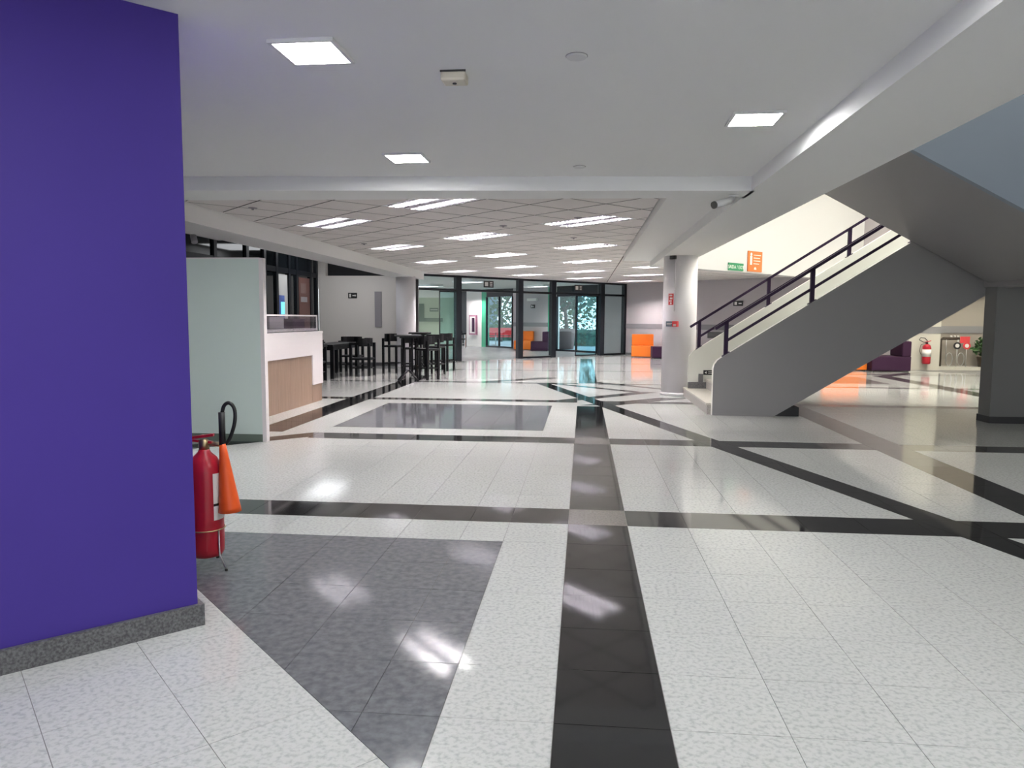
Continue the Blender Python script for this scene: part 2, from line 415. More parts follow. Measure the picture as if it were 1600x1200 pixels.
# cafe side
struct(MB().box(-9, -5.85, 7.4, 24, 3.5, 3.6).build('ceiling_cafe', 'charcoal'))
cw = MB().box(-8.3, -5.3, 22.6, 22.8, 0, 2.80).box(-8.45, -8.06, 22.6, 22.8, 2.80, 3.5)
struct(cw.build('wall_cafe', 'wall_cream'), 'cream wall between the cafe windows and the round column')
struct(MB().box(-8.3, -5.3, 22.575, 22.6, 0, .10).build('baseboard_cafe', 'granite_skirting'))
struct(MB().box(-8.3, -5.3, 23.4, 23.5, 0, 3.6).build('wall_cafe_back', 'charcoal'))  # darkness of the open void above the cafe wall, put into its colour
# lobby end wall A (45 deg) with band, bulkhead above the lobby, wall B
A0, A1 = Vector((1.75, 31.57)), Vector((9.86, 23.46)); nA = Vector((r2, r2))
def strip(p, q, n, t0, t1, z0, z1): return [tuple(p+n*t0), tuple(q+n*t0), tuple(q+n*t1), tuple(p+n*t1)], z0, z1
def wall_strip(name, p, q, n, t0, t1, z0, z1, m, label=None, parent=None):
    o = MB().prism(*strip(p, q, n, t0, t1, z0, z1)).build(name, m, parent)
    return o if parent else struct(o, label)
wA = wall_strip('wall_far', A0, A1, nA, 0, .2, 0, 7, 'wall_lilac', 'pale lilac end wall with grey band')
wall_strip('wall_band', A0, A1, nA, -.02, 0, 1.11, 1.31, 'wall_band', None, wA)
wall_strip('baseboard_far', A0, A1, nA, -.02, 0, 0, .09, 'granite_skirting')
B0, B1 = Vector((2.28, 18.03)), Vector((9.0, 24.75)); nB = Vector((-r2, r2))
wall_strip('wall_stairwell', B0, B1, nB, 0, .35, ZB, 7, 'stairwell_white', 'bright white stairwell wall above the lobby opening')
wB = struct(MB().box(9.85, 10.76, 23.45, 24.6, 0, 7).build('wall_pier', 'pier_cream'), 'pale wall pier beside the plum sofa')
wB2 = struct(MB().box(10.76, 13.8, 24.3, 24.6, 0, 7).build('wall_alcove', 'alcove_beige'), 'beige alcove wall with grey band')
MB().box(9.85, 10.77, 23.43, 23.45, 1.12, 1.32).build('wall_band', 'wall_band', wB)
MB().box(10.76, 13.8, 24.27, 24.3, 1.12, 1.34).build('wall_band', 'wall_band', wB2)
struct(MB().box(10.77, 13.8, 23.6, 24.3, 0, .10).build('trim_5', 'stone_step'), 'low stone kerb along the alcove')
struct(MB().box(10.77, 13.8, 23.9, 24.3, 2.36, 2.56).build('trim_6', 'wall_bright'), 'white ledge above the alcove')

# round columns
def column(x, y, r, h, label):
    c = struct(MB().lathe([(r, 0), (r, h)], x, y, 40).build('round_column', 'column_paint'), label)
    MB().lathe([(r+.015, 0), (r+.015, .06)], x, y, 40).build('column_base', 'column_paint', c); return c
C1 = (1.90, 14.95)
column(C1[0], C1[1], .33, ZB+.01, 'round white column at the foot of the stairs')
column(-5.42, 22.25, .30, 2.76, 'round white column beside the black glazed entrance')

# ================================================================== STAIRCASE
st = thing('staircase', 'grey dog-leg staircase with white edges and purple handrails', 'staircase', (1.97, 11.72, 0))
L = Vector((1.97, 11.72, 0))
class SB(MB):   # builds in world coordinates, stored relative to the stair base
    def build(s, name, mats, parent=None, bevel=0):
        if parent is st or parent is None or True: s.v = [tuple(Vector(v)-L) for v in s.v]
        return MB.build(s, name, mats, parent, bevel)
tx = lambda x: .94+.643*(x-2.19)      # top of parapet
bz = lambda x: .622*(x-2.97)          # soffit of flight
XL = 5.75                             # start of landing
def parapet(y0, y1, z_start, name):
    poly = [(2.03, z_start), (2.03, .74), (2.045, .80), (2.09, .865), (2.19, tx(2.19)), (XL+.1, tx(XL+.1)), (7.6, tx(XL+.1)), (7.6, 2.0), (6.18, 2.0), (2.97, 0), (2.40 if z_start else 2.03, 0)]
    if z_start: poly = [(2.03, z_start), (2.03, .74), (2.045, .80), (2.09, .865), (2.19, tx(2.19)), (XL+.1, tx(XL+.1)), (7.6, tx(XL+.1)), (7.6, 2.0), (6.18, 2.0), (2.97+z_start/.622, z_start)]
    return SB().xz(poly, y0, y1, 1, 0)
parapet(11.72, 11.84, 0, 'p').build('parapet', ['stair_grey', 'stair_cream'], st)
pf = parapet(14.42, 14.54, .02, 'p'); pf.m = [1]*len(pf.m); pf.build('parapet', ['stair_grey', 'stair_cream'], st)
NS = 14; X1, X2 = 1.97, 2.36
for k in range(NS):
    x = X1 if k == 0 else X2+.28*(k-1); xe = (X2 if k == 0 else x+.28)
    ya, yb = (11.84, 14.60) if k == 0 else (11.84, 14.42)
    zb = max(0, bz(x)+.0)
    s = SB().box(x, xe+.02, ya, yb, max(zb, .18*k-.02 if k else 0), .18*(k+1)-.03).build('step', 'stone_riser', st)
    SB().box(x-.015, xe+.02, ya, yb, .18*(k+1)-.03, .18*(k+1)).build('tread', 'stone_step', s)
SB().xz([(2.97, .002), (6.18, 2.0), (6.18, 2.1), (5.9, 2.1), (2.97, .22)], 11.84, 14.42).build('flight_slab', 'stair_grey', st)
SB().box(2.02, 2.9, 14.36, 14.42, .18, .30).build('skirting', 'granite_skirting', st)
SB().box(2.22, 2.30, 14.36, 14.42, .30, .46).build('skirting', 'granite_skirting', st)
SB().box(2.9, 3.37, 11.80, 14.3, 0, .14).build('plinth', 'charcoal', st)
SB().box(5.95, 7.6, 8.75, 14.42, 2.0, 2.52).build('landing', 'stair_grey', st)
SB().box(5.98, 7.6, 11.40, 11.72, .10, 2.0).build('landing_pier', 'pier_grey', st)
SB().box(5.97, 7.6, 11.38, 11.74, 0, .10).build('pier_skirting', 'charcoal', st)
us = lambda x: 3.39-.54*(x-3.55)
SB().xz([(6.1, us(6.1)-.03), (2.5, us(2.5)), (2.5, us(2.5)+.28), (6.4, us(6.4)+.42), (6.4, 2.0)], 8.75, 11.60).build('upper_flight', 'stair_grey', st)
SB().xz([(7.6, 2.0), (6.1, us(6.1)-.03), (2.5, us(2.5)), (2.5, us(2.5)+1.8), (5.6, us(5.6)+1.8), (7.6, us(5.6)+1.8)], 8.66, 8.75).build('parapet', 'stair_blue_grey', st)
SB().xz([(6.1, us(6.1)+.1), (2.5, us(2.5)+.1), (2.5, us(2.5)+.6), (6.1, us(6.1)+.9)], 11.52, 11.60).build('parapet', 'stair_cream', st)
SB().box(1.9, 2.5, 8.75, 11.6, 3.9, 4.25).build('upper_landing', 'stair_grey', st)
for yr in (11.78, 14.48):
    rz_ = lambda x: 1.46+.643*(x-2.21)
    hr = SB()
    d = Vector((1, 0, .643)).normalized(); n_ = Vector((-.541, 0, .841))
    p0, p1 = Vector((2.05, yr, rz_(2.05))), Vector((5.9, yr, rz_(5.9)))
    hr.obox((p0+p1)/2, (p1-p0)/2, (0, .03, 0), n_*.022); h = hr.build('handrail', 'handrail_purple', st)
    p0, p1 = Vector((2.22, yr, rz_(2.22)-.30)), Vector((5.9, yr, rz_(5.9)-.30))
    SB().obox((p0+p1)/2, (p1-p0)/2, (0, .018, 0), n_*.02).build('mid_rail', 'handrail_purple', st)
    for xp in (2.22, 3.49, 4.93):
        p = SB().box(xp-.03, xp+.03, yr-.03, yr+.03, tx(xp)-.02, rz_(xp)).build('post', 'handrail_purple', st)
        SB().obox((xp, yr, tx(xp)+.004), (.055, 0, .055*.643), (0, .05, 0), (0, 0, .006)).build('foot_plate', 'handrail_purple', p)
# small stair sign on the far parapet
sg = thing('stair_sign', 'small black sign with white arrow above the second step', 'sign', (2.42, 14.405, .44))
MB().box(-.11, .11, 0, .012, 0, .09).build('plate', 'sign_black', sg)
MB().box(-.02, .09, -.003, 0, .055, .065).box(-.02, .09, -.003, 0, .025, .035).add([(-.09, -.003, .045), (-.05, -.003, .02), (-.05, -.003, .07)], [(0, 1, 2)]).build('arrow', 'label_white', sg)

# ================================================================== GLASS ENTRANCE (45 deg)
P0 = Vector((-5.72, 24.31)); G1 = Vector((1.76, 31.6)); td = (G1-P0).normalized(); ang = math.atan2(td.y, td.x)
gw = bpy.data.objects.new('window_1', None); COL.objects.link(gw); gw.location = (P0.x, P0.y, 0); gw.rotation_euler = (0, 0, ang)
gw['kind'] = 'structure'; gw['label'] = 'black framed glass entrance wall with two door bays'
POSTS = [0, 1.86, 4.66, 6.32, 9.0, 10.4]
for i, s_ in enumerate(POSTS):
    hw = .05 if i == 0 else .115
    MB().box(s_-hw, s_+hw, -.08, .08, 0, ZT).build('post', 'frame_black', gw)
for i in range(5):
    a, b = POSTS[i]+(.05 if i == 0 else .115), POSTS[i+1]-.115
    MB().box(a, b, -.06, .06, ZT-.07, ZT).build('head_rail', 'frame_black', gw)
    MB().box(a, b, -.06, .06, 2.44, 2.52).build('transom', 'frame_black', gw)
    MB().box(a, b, -.006, .006, 2.52, ZT-.07).build('pane', 'glass_clear', gw)
    if i in (0, 2, 4):
        MB().box(a, b, -.07, .07, 0, .07).build('sill', 'frame_black', gw)
        MB().box(a, b, -.006, .006, .07, 2.44).build('pane', 'glass_green' if i == 0 else 'glass_clear', gw)
def leaf(s0, s1, y, name='sliding_door', m='glass_clear'):
    d = thing(name, 'clear glass sliding door leaf with slim dark edge in '+('the entrance bay by the bar tables' if s0 < 5 else 'the entrance bay facing the trees'), 'door', tuple((P0+td*s0).to_3d()), ang, 'sliding glass leaves of the entrance')
    W = s1-s0
    MB().box(.02, W-.02, y-.006, y+.006, .05, 2.40).build('pane', m, d)
    MB().box(0, W, y-.02, y+.02, .005, .05).build('bottom_rail', 'frame_black', d)
    MB().box(0, .03, y-.018, y+.018, .05, 2.40).build('stile', 'frame_black', d)
    MB().box(W-.03, W, y-.018, y+.018, .05, 2.40).build('stile', 'frame_black', d)
    MB().box(0, W, y-.02, y+.02, 2.40, 2.44).build('top_rail', 'frame_black', d)
leaf(7.66, 8.86, .12, m='glass_blue'); leaf(1.18, 1.85, .14, m='glass_blue')
for s_, nm in ((3.15, 'black exit plate with white pictogram over the entrance bay near the bar tables'), (7.62, 'black exit plate with white pictogram over the entrance bay near the trees')):
    p = P0+td*s_
    e = thing('door_sign', nm, 'sign', (p.x, p.y, 2.60), ang)
    MB().box(-.22, .22, -.085, -.068, 0, .24).build('plate', 'sign_black', e)
    MB().box(-.17, -.03, -.089, -.085, .05, .19).build('pictogram', 'label_white', e)
    for z in (.05, .11, .165): MB().box(.05, .16, -.089, -.085, z, z+.025).build('print_line', 'label_white', e)
# vestibule beyond the glass, facade on the line x+y = 33.3
struct(MB().prism([tuple(P0+Vector((-4.5, 0))), tuple(P0), tuple(G1), (1.0, 33.0), (-9, 43.2), (-16, 36)], -.15, .0).build('floor_vestibule', 'floor_inner'))
struct(MB().prism([tuple(P0+Vector((-4.5, 0))), tuple(P0), tuple(G1), (1.9, 31.8), (-9, 42.5), (-16, 36)], ZT+.02, ZT+.2).build('ceiling_vestibule', 'ceiling_tile'))
fd = Vector((-r2, r2)); FA = Vector((1.75, 31.57))
def fac(s0, s1, z0, z1, m, name, t0=0, t1=.2, label=None, parent=None):
    return wall_strip(name, FA+fd*s0, FA+fd*s1, nA, t0, t1, z0, z1, m, label, parent)
SW = lambda px: px
# distances along the facade from the entrance corner
w1 = fac(0, 1.6, 0, ZT+.1, 'wall_lilac', 'wall_facade', label='lilac wall just inside the glass entrance')
fac(4.85, 7.45, 0, ZT+.1, 'wall_lilac', 'wall_vestibule', label='grey white vestibule wall with sofas')
fac(4.85, 7.45, 1.11, 1.31, 'wall_band', 'wall_band', -.02, 0, None, bpy.data.objects['wall_vestibule'])
fac(4.45, 4.85, 0, ZT+.1, 'green_wall', 'trim_7'); fac(4.25, 4.45, 0, ZT+.1, 'wall_bright', 'trim_8')
fac(9.63, 10.05, 0, ZT+.1, 'green_wall', 'trim_9'); fac(10.05, 11.4, 0, ZT+.1, 'wall_bright', 'wall_white', label='white wall with the fire hose cabinet')
fac(1.6, 4.25, 2.52, ZT+.1, 'frame_black', 'trim_10'); fac(7.45, 9.63, 2.6, ZT+.1, 'frame_black', 'trim_11')
fac(11.4, 14.5, 2.4, ZT+.1, 'frame_black', 'trim_12'); fac(11.4, 11.9, 0, 2.4, 'frame_black', 'trim_13')
def facade_window(n, s0, s1, z1, mull, m='glass_blue'):
    e = bpy.data.objects.new('window_%d' % n, None); COL.objects.link(e); e['kind'] = 'structure'
    p = FA+fd*s0; e.location = (p.x, p.y, 0); e.rotation_euler = (0, 0, math.atan2(fd.y, fd.x)); W = s1-s0
    MB().box(0, W, -.05, .05, 0, .08).build('sill', 'frame_black', e)
    xs = [0.03]+[W*k/mull for k in range(1, mull)]+[W-.03]
    for x in xs: MB().box(x-.03, x+.03, -.05, .05, .08, z1).build('mullion', 'frame_black', e)
    for a, b in zip(xs[:-1], xs[1:]): MB().box(a+.03, b-.03, -.005, .005, .08, z1).build('pane', m, e)
facade_window(2, 1.6, 4.25, 2.52, 2); facade_window(3, 7.45, 9.63, 2.6, 2)
# pale green room seen through the side pane
gr = struct(MB().box(-13, -6.35, 36.0, 36.2, 0, ZT+.1).build('wall_office', 'interior_green'), 'pale green wall inside the entrance')
MB().box(-8.4, -7.85, 35.96, 36.0, 1.5, 2.2).build('wall_panel', 'interior_dark_green', gr)
MB().box(-12, -6.9, 35.9, 36.0, 1.32, 1.5).build('ledge', 'interior_dark_green', gr)
MB().box(-12, -6.35, 35.97, 36.0, 2.5, ZT+.02).build('cornice', 'wall_bright', gr)
s_ = thing('office_sign', 'small dark nameplate on the pale green wall inside the entrance', 'sign', (-7.35, 35.97, 1.82)); MB().box(-.22, .22, 0, .03, 0, .18).build('plate', 'interior_dark_green', s_); MB().box(-.18, .18, -.004, 0, .07, .10).build('line', 'label_white', s_)

# ================================================================== LIGHTS
def led(x, y, z, label, m='led_cool', group=None, size=.30):
    t = thing('ceiling_light', label, 'ceiling light', (x, y, z), math.radians(-1), group); h = size/2
    fr = MB()
    for a in ((-h-.02, h+.02, -h-.02, -h), (-h-.02, h+.02, h, h+.02), (-h-.02, -h, -h, h), (h, h+.02, -h, h)): fr.box(a[0], a[1], a[2], a[3], -.018, 0)
    fr.build('frame', 'white_plastic', t)
    MB().box(-h, h, -h, h, -.014, -.001).build('diffuser', m, t); return t
led(-1.41, 3.81, ZC, 'bright square ceiling panel beside the beige alarm box')
led(-1.52, 6.32, ZC, 'small square ceiling panel close to the cross beam')
led(1.14, 5.28, ZC, 'square ceiling panel beside the stairwell beam')
for x, y in ((-1.4, 1.2), (-1.4, -1.6), (1.1, 2.6), (1.1, -.2), (1.1, -3.2), (-4.6, 5.2), (-4.2, -3)): led(x, y, ZC, 'square ceiling panel in the front hall ceiling', group='front hall ceiling panels')
for x, y, m in ((4.2, 8, 'led_warm'), (4.4, 12.9, 'led_warm'), (5.2, 16.2, 'led_warm'), (8.4, 17.2, 'led_yellow'), (10.8, 16.2, 'led_yellow'), (8.2, 13.5, 'led_yellow'), (10.8, 20.6, 'led_yellow')): led(x, y, 6.9, 'square ceiling panel high above the stairwell', m, 'stairwell ceiling panels', .6)
led(-7.0, 20.4, 3.5, 'large square fill panel added over the cafe seating to light the wall', 'cafe_fill', None, 1.9)  # added fill, brightens the cream cafe wall
led(-6.9, 13.0, 3.5, 'square fill panel added over the cafe counter', 'cafe_fill', None, .6)  # second added fill for the cafe side
def make_troffer():
    t = thing('recessed_light', 'recessed louvred fluorescent light in the tiled ceiling', 'ceiling light', (0, 0, 0), 0, 'louvred lights of the tiled lobby ceiling')
    W, Ln = .69, 1.39; h = MB()
    h.box(-W/2, W/2, -Ln/2, Ln/2, .082, .087)
    h.box(-W/2, -W/2+.01, -Ln/2, Ln/2, 0, .082).box(W/2-.01, W/2, -Ln/2, Ln/2, 0, .082).box(-W/2, W/2, -Ln/2, -Ln/2+.01, 0, .082).box(-W/2, W/2, Ln/2-.01, Ln/2, 0, .082)
    h.build('housing', 'white_plastic', t)
    for x in (-.17, .17): MB().tube([(x, -.62, .065), (x, .62, .065)], .014, 8).build('tube', 'tube_light', t)
    lm = MB().box(-W/2+.01, W/2-.01, -.002, .002, .0, .046).mesh('louvre_blade', 'louvre_metal')
    for k in range(1, 15):
        o = bpy.data.objects.new('louvre_blade', lm); COL.objects.link(o); o.parent = t; o.location = (0, -Ln/2+Ln*k/15, 0)
    for x in (-.255, -.17, -.085, .0, .085, .17, .255): MB().box(x-.002, x+.002, -Ln/2+.01, Ln/2-.01, .0, .046).build('louvre_rib', 'louvre_metal', t)
    return t
proto = None
for (u, v) in TRO:
    cx, cy = ((u+.35)-(v+.7))*r2, ((u+.35)+(v+.7))*r2
    if proto is None: proto = make_troffer(); o = proto
    else: o = copy_tree(proto)
    o.location = (cx, cy, ZT); o.rotation_euler = (0, 0, math.radians(45))
for x, y in ((-4.5, 29), (-2, 33), (-7, 33), (-6, 38), (-9.5, 32)):
    o = copy_tree(proto); o.location = (x, y, ZT-.07); o.rotation_euler = (0, 0, math.radians(45)); o['label'] = 'louvred fluorescent light behind the glass entrance'; o['group'] = 'louvred lights behind the glass entrance'

# ================================================================== CEILING SMALL THINGS
t = thing('alarm_box', 'beige box mounted on the plaster ceiling', 'alarm box', (-.74, 4.22, ZC))
MB().box(-.07, .07, -.06, .06, -.055, 0).build('body', 'beige_plastic', t, .012); MB().box(-.072, .072, -.062, -.056, -.01, 0).build('back_plate', 'dark_plastic', t)
MB().lathe([(.012, -.06), (.012, -.055)], 0, 0, 12).build('lens', 'dark_plastic', t)
for y, lb in ((4.0, 'flat round ceiling detector beside the beige box'), (6.82, 'flat round ceiling detector close to the cross beam')):
    d = thing('ceiling_detector', lb, 'detector', (-.055, y, ZC)); MB().lathe([(.05, -.012), (.055, -.004), (.055, 0)], 0, 0, 24).build('cover', 'white_plastic', d); MB().lathe([(.058, -.003), (.058, 0)], 0, 0, 24).build('ring', 'grey_plastic', d)
t = thing('security_camera', 'white bullet security camera under the stairwell beam', 'camera', (1.47, 7.95, ZC if False else ZB))
t.location = (1.37, 7.52, ZB)
MB().lathe([(.045, -.025), (.05, 0)], .10, .10, 20).build('mount', 'white_plastic', t)
MB().tube([(.10, .10, -.02), (.09, .09, -.045), (.04, .05, -.07)], .016, 8).build('arm', 'white_plastic', t)
cb = MB().tube([(.07, .06, -.06), (-.11, -.06, -.12)], .034, 16).build('body', 'white_plastic', t); MB().tube([(-.11, -.06, -.12), (-.126, -.071, -.126)], .036, 16).build('lens_ring', 'dark_plastic', cb)
for k, (x, y) in enumerate([(-4.5, 9.8), (-.1, 11.0), (-.2, 13.7), (-1.3, 11.9), (-4.4, 14.6)]):
    d = thing('sprinkler', 'small round sprinkler plate in the tiled ceiling', 'sprinkler', (x, y, ZT), 0, 'sprinklers of the tiled lobby ceiling'); MB().lathe([(.015, -.03), (.02, -.012), (.06, -.008), (.06, 0)], 0, 0, 16).build('plate', 'grey_plastic', d)

# ================================================================== COUNTER BOOTH
pn = thing('partition_panel', 'tall pale green white partition panel with white edge beside the counter', 'partition', (-3.80, 8.48, 0))
MB().box(-1.9, -.03, -.02, .04, .09, 2.19).build('board', 'panel_green_white', pn); MB().box(-.03, .02, -.025, .055, 0, 2.195).build('edge_trim', 'laminate_white', pn)
MB().box(-1.9, -.03, -.03, .05, 0, .09).build('skirting', 'interior_dark_green', pn); MB().box(-1.9, -.03, -.02, .04, 2.19, 2.20).build('top_trim', 'laminate_white', pn)
ct = thing('cafe_counter', 'white counter with wood panel front beside the pale partition', 'counter', (-4.72, 10.0, 0))
MB().box(-.6, -.02, -.9, 2.95, 0, 1.22).build('body', 'laminate_white', ct)
for k in range(8):
    a = -.9+k*.48; MB().box(-.02, .0, a+.002, min(a+.478, 2.95), 0, .86 if a < 2.4 else .86).build('wood_panel', 'laminate_wood', ct)
MB().box(-.02, .022, -.9, 2.95, .84, 1.22).build('front_band', 'laminate_white', ct); MB().box(-.02, .022, 2.46, 2.95, .32, .84).build('front_post', 'laminate_white', ct)
MB().box(-.65, .03, -.9, 2.96, 1.22, 1.255).build('worktop', 'laminate_white', ct)
gc = thing('display_case', 'clear glass display case on the white counter', 'display case', (-4.76, 10.0, 1.255))
MB().box(-.012, 0, -.6, 2.85, .012, .27).build('front_pane', 'glass_case', gc); MB().box(-.45, 0, 2.85, 2.862, .012, .27).build('end_pane', 'glass_case', gc)
MB().box(-.45, 0, -.6, 2.862, .27, .282).build('top_pane', 'glass_case', gc); MB().box(-.47, .012, -.62, 2.87, 0, .012).build('base_strip', 'charcoal', gc)
MB().box(-.012, .004, -.6, 2.865, .262, .286).build('top_edge', 'laminate_white', gc); MB().box(-.012, .004, 2.845, 2.868, .012, .262).build('corner_edge', 'laminate_white', gc); MB().box(-.45, -.012, -.6, 2.85, .012, .05).build('deck', 'laminate_white', gc)
for y in (.75, 1.8): MB().box(-.45, -.012, y, y+.01, .012, .27).build('divider', 'glass_case', gc)
for y, h, m, lb in ((.4, .16, 'charcoal', 'dark box inside the glass display case'), (2.3, .15, 'plum_fabric', 'plum coloured box inside the glass display case'), (1.4, .18, 'grey_plastic', 'grey tray inside the glass display case')):
    b = thing('tray', lb, 'tray', (-5.0, 10+y, 1.31)); MB().box(-.12, .12, -.28, .28, 0, h).build('body', m, b, .01); MB().box(-.13, .13, -.29, .29, h, h+.015).build('rim', m, b)

# cafe storefront (black frames) on X = -8.3
sf = bpy.data.objects.new('window_4', None); COL.objects.link(sf); sf['kind'] = 'structure'; sf['label'] = 'black framed dark storefront behind the counter'; sf.location = (-8.3, 8, 0)
ys = [0, 2, 4, 6, 8, 9.6, 10.6, 11.35, 12.2, 12.75, 13.85, 14.35]
for y in ys: MB().box(-.06, .06, y-.07, y+.07, 0, 3.5).build('post', 'frame_black', sf)
for a, b in zip(ys[:-1], ys[1:]):
    MB().box(-.05, .05, a+.07, b-.07, 2.72, 2.86).build('transom', 'frame_black', sf)
    MB().box(-.01, .01, a+.07, b-.07, 2.86, 3.5).build('pane', 'dark_glass', sf)
    if not (11.3 < a < 12): MB().box(-.01, .01, a+.07, b-.07, 0, 2.72).build('pane', 'dark_glass', sf)
struct(MB().box(-9.0, -8.95, 18, 22.3, 0, 3.4).build('wall_shop', 'wall_bright'))
b = thing('doorway_stand_in', 'white and blue board standing in for the bright doorway in the dark storefront', 'doorway stand-in', (-8.32, 19.78, 0)); MB().box(-.03, .03, -.36, .36, .1, 2.68).build('board', 'wall_bright', b); MB().box(.03, .036, -.36, .12, .8, 2.1).build('poster', 'doorway_blue', b); MB().obox((.04, -.02, 1.75), (.003, 0, 0), (0, .12, 0), (0, 0, .17)).build('doorway_glow', 'doorway_glow_cyan', b)  # board, blue sheet and glowing patch replace the bright view through a doorway
b = thing('brown_poster', 'brown poster with small notices in the dark storefront', 'poster', (-8.26, 21.3, 0)); MB().box(-.01, .01, -.42, .42, .9, 2.66).build('sheet', 'poster_brown', b); MB().box(.01, .014, -.3, .2, 1.95, 2.1).build('notice', 'grey_plastic', b); MB().box(.01, .014, -.3, .1, 2.2, 2.5).build('emblem', 'terracotta', b)
tl = thing('track_light', 'pale track with spotlights under the cafe ceiling edge', 'track light', (-6.35, 11.6, 0)); MB().box(-.03, .03, -1.2, .9, 2.83, 2.88).build('track', 'white_plastic', tl); MB().tube([(0, -1, 2.88), (0, -1, 3.5)], .01, 6).tube([(0, .7, 2.88), (0, .7, 3.5)], .01, 6).build('hanger', 'dark_plastic', tl)
for y in (-.7, .0): MB().tube([(0, y, 2.83), (.05, y-.05, 2.70)], .05, 12).build('spotlight', 'grey_plastic', tl)
# cafe wall signs
sg = thing('exit_sign', 'black exit sign with white running figure on the cream cafe wall', 'sign', (-7.2, 22.6, 2.10))
MB().box(-.14, .14, -.02, 0, 0, .17).build('plate', 'sign_black', sg); MB().box(-.105, -.045, -.024, -.02, .03, .14).box(.0, .08, -.024, -.02, .07, .10).add([(.08, -.024, .045), (.12, -.024, .085), (.08, -.024, .125)], [(0, 1, 2)]).build('pictogram', 'label_white', sg)
vp = thing('wall_panel', 'tall narrow grey panel on the cream cafe wall', 'wall panel', (-6.38, 22.6, 1.21)); MB().box(-.11, .11, -.03, 0, 0, 1.1).build('plate', 'grey_plastic', vp); MB().box(-.09, .09, -.034, -.03, .03, 1.07).build('inset', 'grey_plastic', vp)

# ================================================================== FURNITURE
def make_chair(name, label, group, seat_h=.46, back_h=.98, w=.5, bar=False):
    t = thing(name, label, 'bar stool' if bar else 'chair', (0, 0, 0), 0, group); h = w/2; LG = .026 if bar else .034
    MB().box(-h, h, -h, h, seat_h-.05, seat_h).build('seat', 'black_wood', t, .015)
    for sx in (-1, 1):
        for sy in (-1, 1):
            top = back_h-.12 if sy > 0 else (back_h-.16 if not bar else seat_h-.02)
            MB().obox((sx*(h-.03), sy*(h-.03), top/2), (LG, 0, 0), (0, LG, 0), (0, 0, top/2)).build('leg', 'black_wood', t)
    n = 9; pts = []; br = MB(); R = h+.01
    for k in range(n):       # curved back and arm rail
        a = math.pi*k/(n-1); pts.append((R*math.cos(a), -.02+R*math.sin(a)*.95))
    pts = [(R, -h+.02)]+pts+[(-R, -h+.02)]
    for p, q in zip(pts[:-1], pts[1:]):
        p, q = Vector(p), Vector(q); m_ = (p+q)/2; e = (q-p)/2; e_ = e*1.08; nn = Vector((-e.y, e.x)).normalized()*.016
        hi = .105 if m_.y > .02 else .03; zc = back_h-hi if m_.y > .02 else back_h-.14
        if bar and m_.y < .02: continue
        br.obox((m_.x, m_.y, zc), (e_.x, e_.y, 0), (nn.x, nn.y, 0), (0, 0, hi))
    br.build('backrest', 'black_wood', t)
    fz = .28 if bar else .2; g = h-.03
    for a in (((-g, -g), (g, -g)), ((-g, g), (g, g)), ((-g, -g), (-g, g)), ((g, -g), (g, g))):
        MB().tube([(a[0][0], a[0][1], fz), (a[1][0], a[1][1], fz)], .013, 6).build('stretcher', 'black_wood', t)
    return t
ch = make_chair('cafe_chair', '', 'black cafe chairs by the cream wall', .46, .97, .54)
CH = [(-6.42, 16.95, math.pi, 'black cafe chair with curved back at the table end beside the counter'), (-5.72, 18.72, -math.pi/2, 'black cafe chair with curved back on the hall side of the cafe table'),
      (-7.02, 18.55, math.pi/2, 'black cafe chair tucked on the wall side of the cafe table'), (-6.42, 20.0, 0, 'black cafe chair at the table end near the cream wall')]
for k, (x, y, rz, lb) in enumerate(CH):
    o = ch if k == 0 else copy_tree(ch); o.location = (x, y, 0); o.rotation_euler = (0, 0, rz); o['label'] = lb
tb = thing('cafe_table', 'long dark cafe table between the black chairs', 'table', (-6.38, 18.45, 0))
MB().box(-.34, .34, -1.1, 1.1, .80, .84).build('tabletop', 'black_wood', tb, .008)
for sx in (-1, 1):
    for sy in (-1, 1): MB().box(sx*.29-.045, sx*.29+.045, sy*1.0-.045, sy*1.0+.045, 0, .80).build('leg', 'black_wood', tb)
MB().box(-.29, .29, -1.0, 1.0, .70, .80).build('apron', 'black_wood', tb)
def bar_table(x, y, label, rz=0.3):
    t = thing('bar_table', label, 'table', (x, y, 0), rz, 'tall black bar tables')
    MB().box(-.31, .31, -.31, .31, 1.06, 1.10).build('tabletop', 'black_wood', t, .008)
    for sx in (-1, 1):
        MB().tube([(sx*.10, 0, .12), (sx*.10, 0, 1.06)], .03, 8).build('post', 'black_wood', t)
    MB().box(-.2, .2, -.03, .03, 1.02, 1.06).build('bracket', 'black_wood', t)
    for a in range(4):
        c, s = math.cos(a*math.pi/2+.78), math.sin(a*math.pi/2+.78)
        MB().tube([(c*.03, s*.03, .26), (c*.32, s*.32, .015)], .026, 8).build('leg', 'black_wood', t)
    MB().box(-.13, .13, -.03, .03, .40, .44).build('crossbar', 'black_wood', t)
bar_table(-4.12, 17.1, 'tall black bar table standing clear at the end of the row'); bar_table(-4.55, 20.3, 'tall black bar table beside the glass entrance', .2)
bs = make_chair('bar_stool', '', 'tall black bar stools', .76, 1.07, .44, True)
BS = [(-3.80, 17.72, 2.6, 'black bar stool with curved back pulled close to the clear standing bar table'), (-4.35, 18.35, .4, 'black bar stool between the two bar tables on the cafe side'), (-3.92, 19.3, 2.9, 'black bar stool between the two bar tables on the hall side'),
      (-3.93, 20.75, -1.9, 'black bar stool with curved back in front of the glass entrance'), (-4.8, 21.3, 1.2, 'black bar stool behind the bar table by the entrance'), (-5.15, 19.6, 1.4, 'black bar stool nearest the round column by the entrance')]
for k, (x, y, rz, lb) in enumerate(BS):
    o = bs if k == 0 else copy_tree(bs); o.location = (x, y, 0); o.rotation_euler = (0, 0, rz); o['label'] = lb
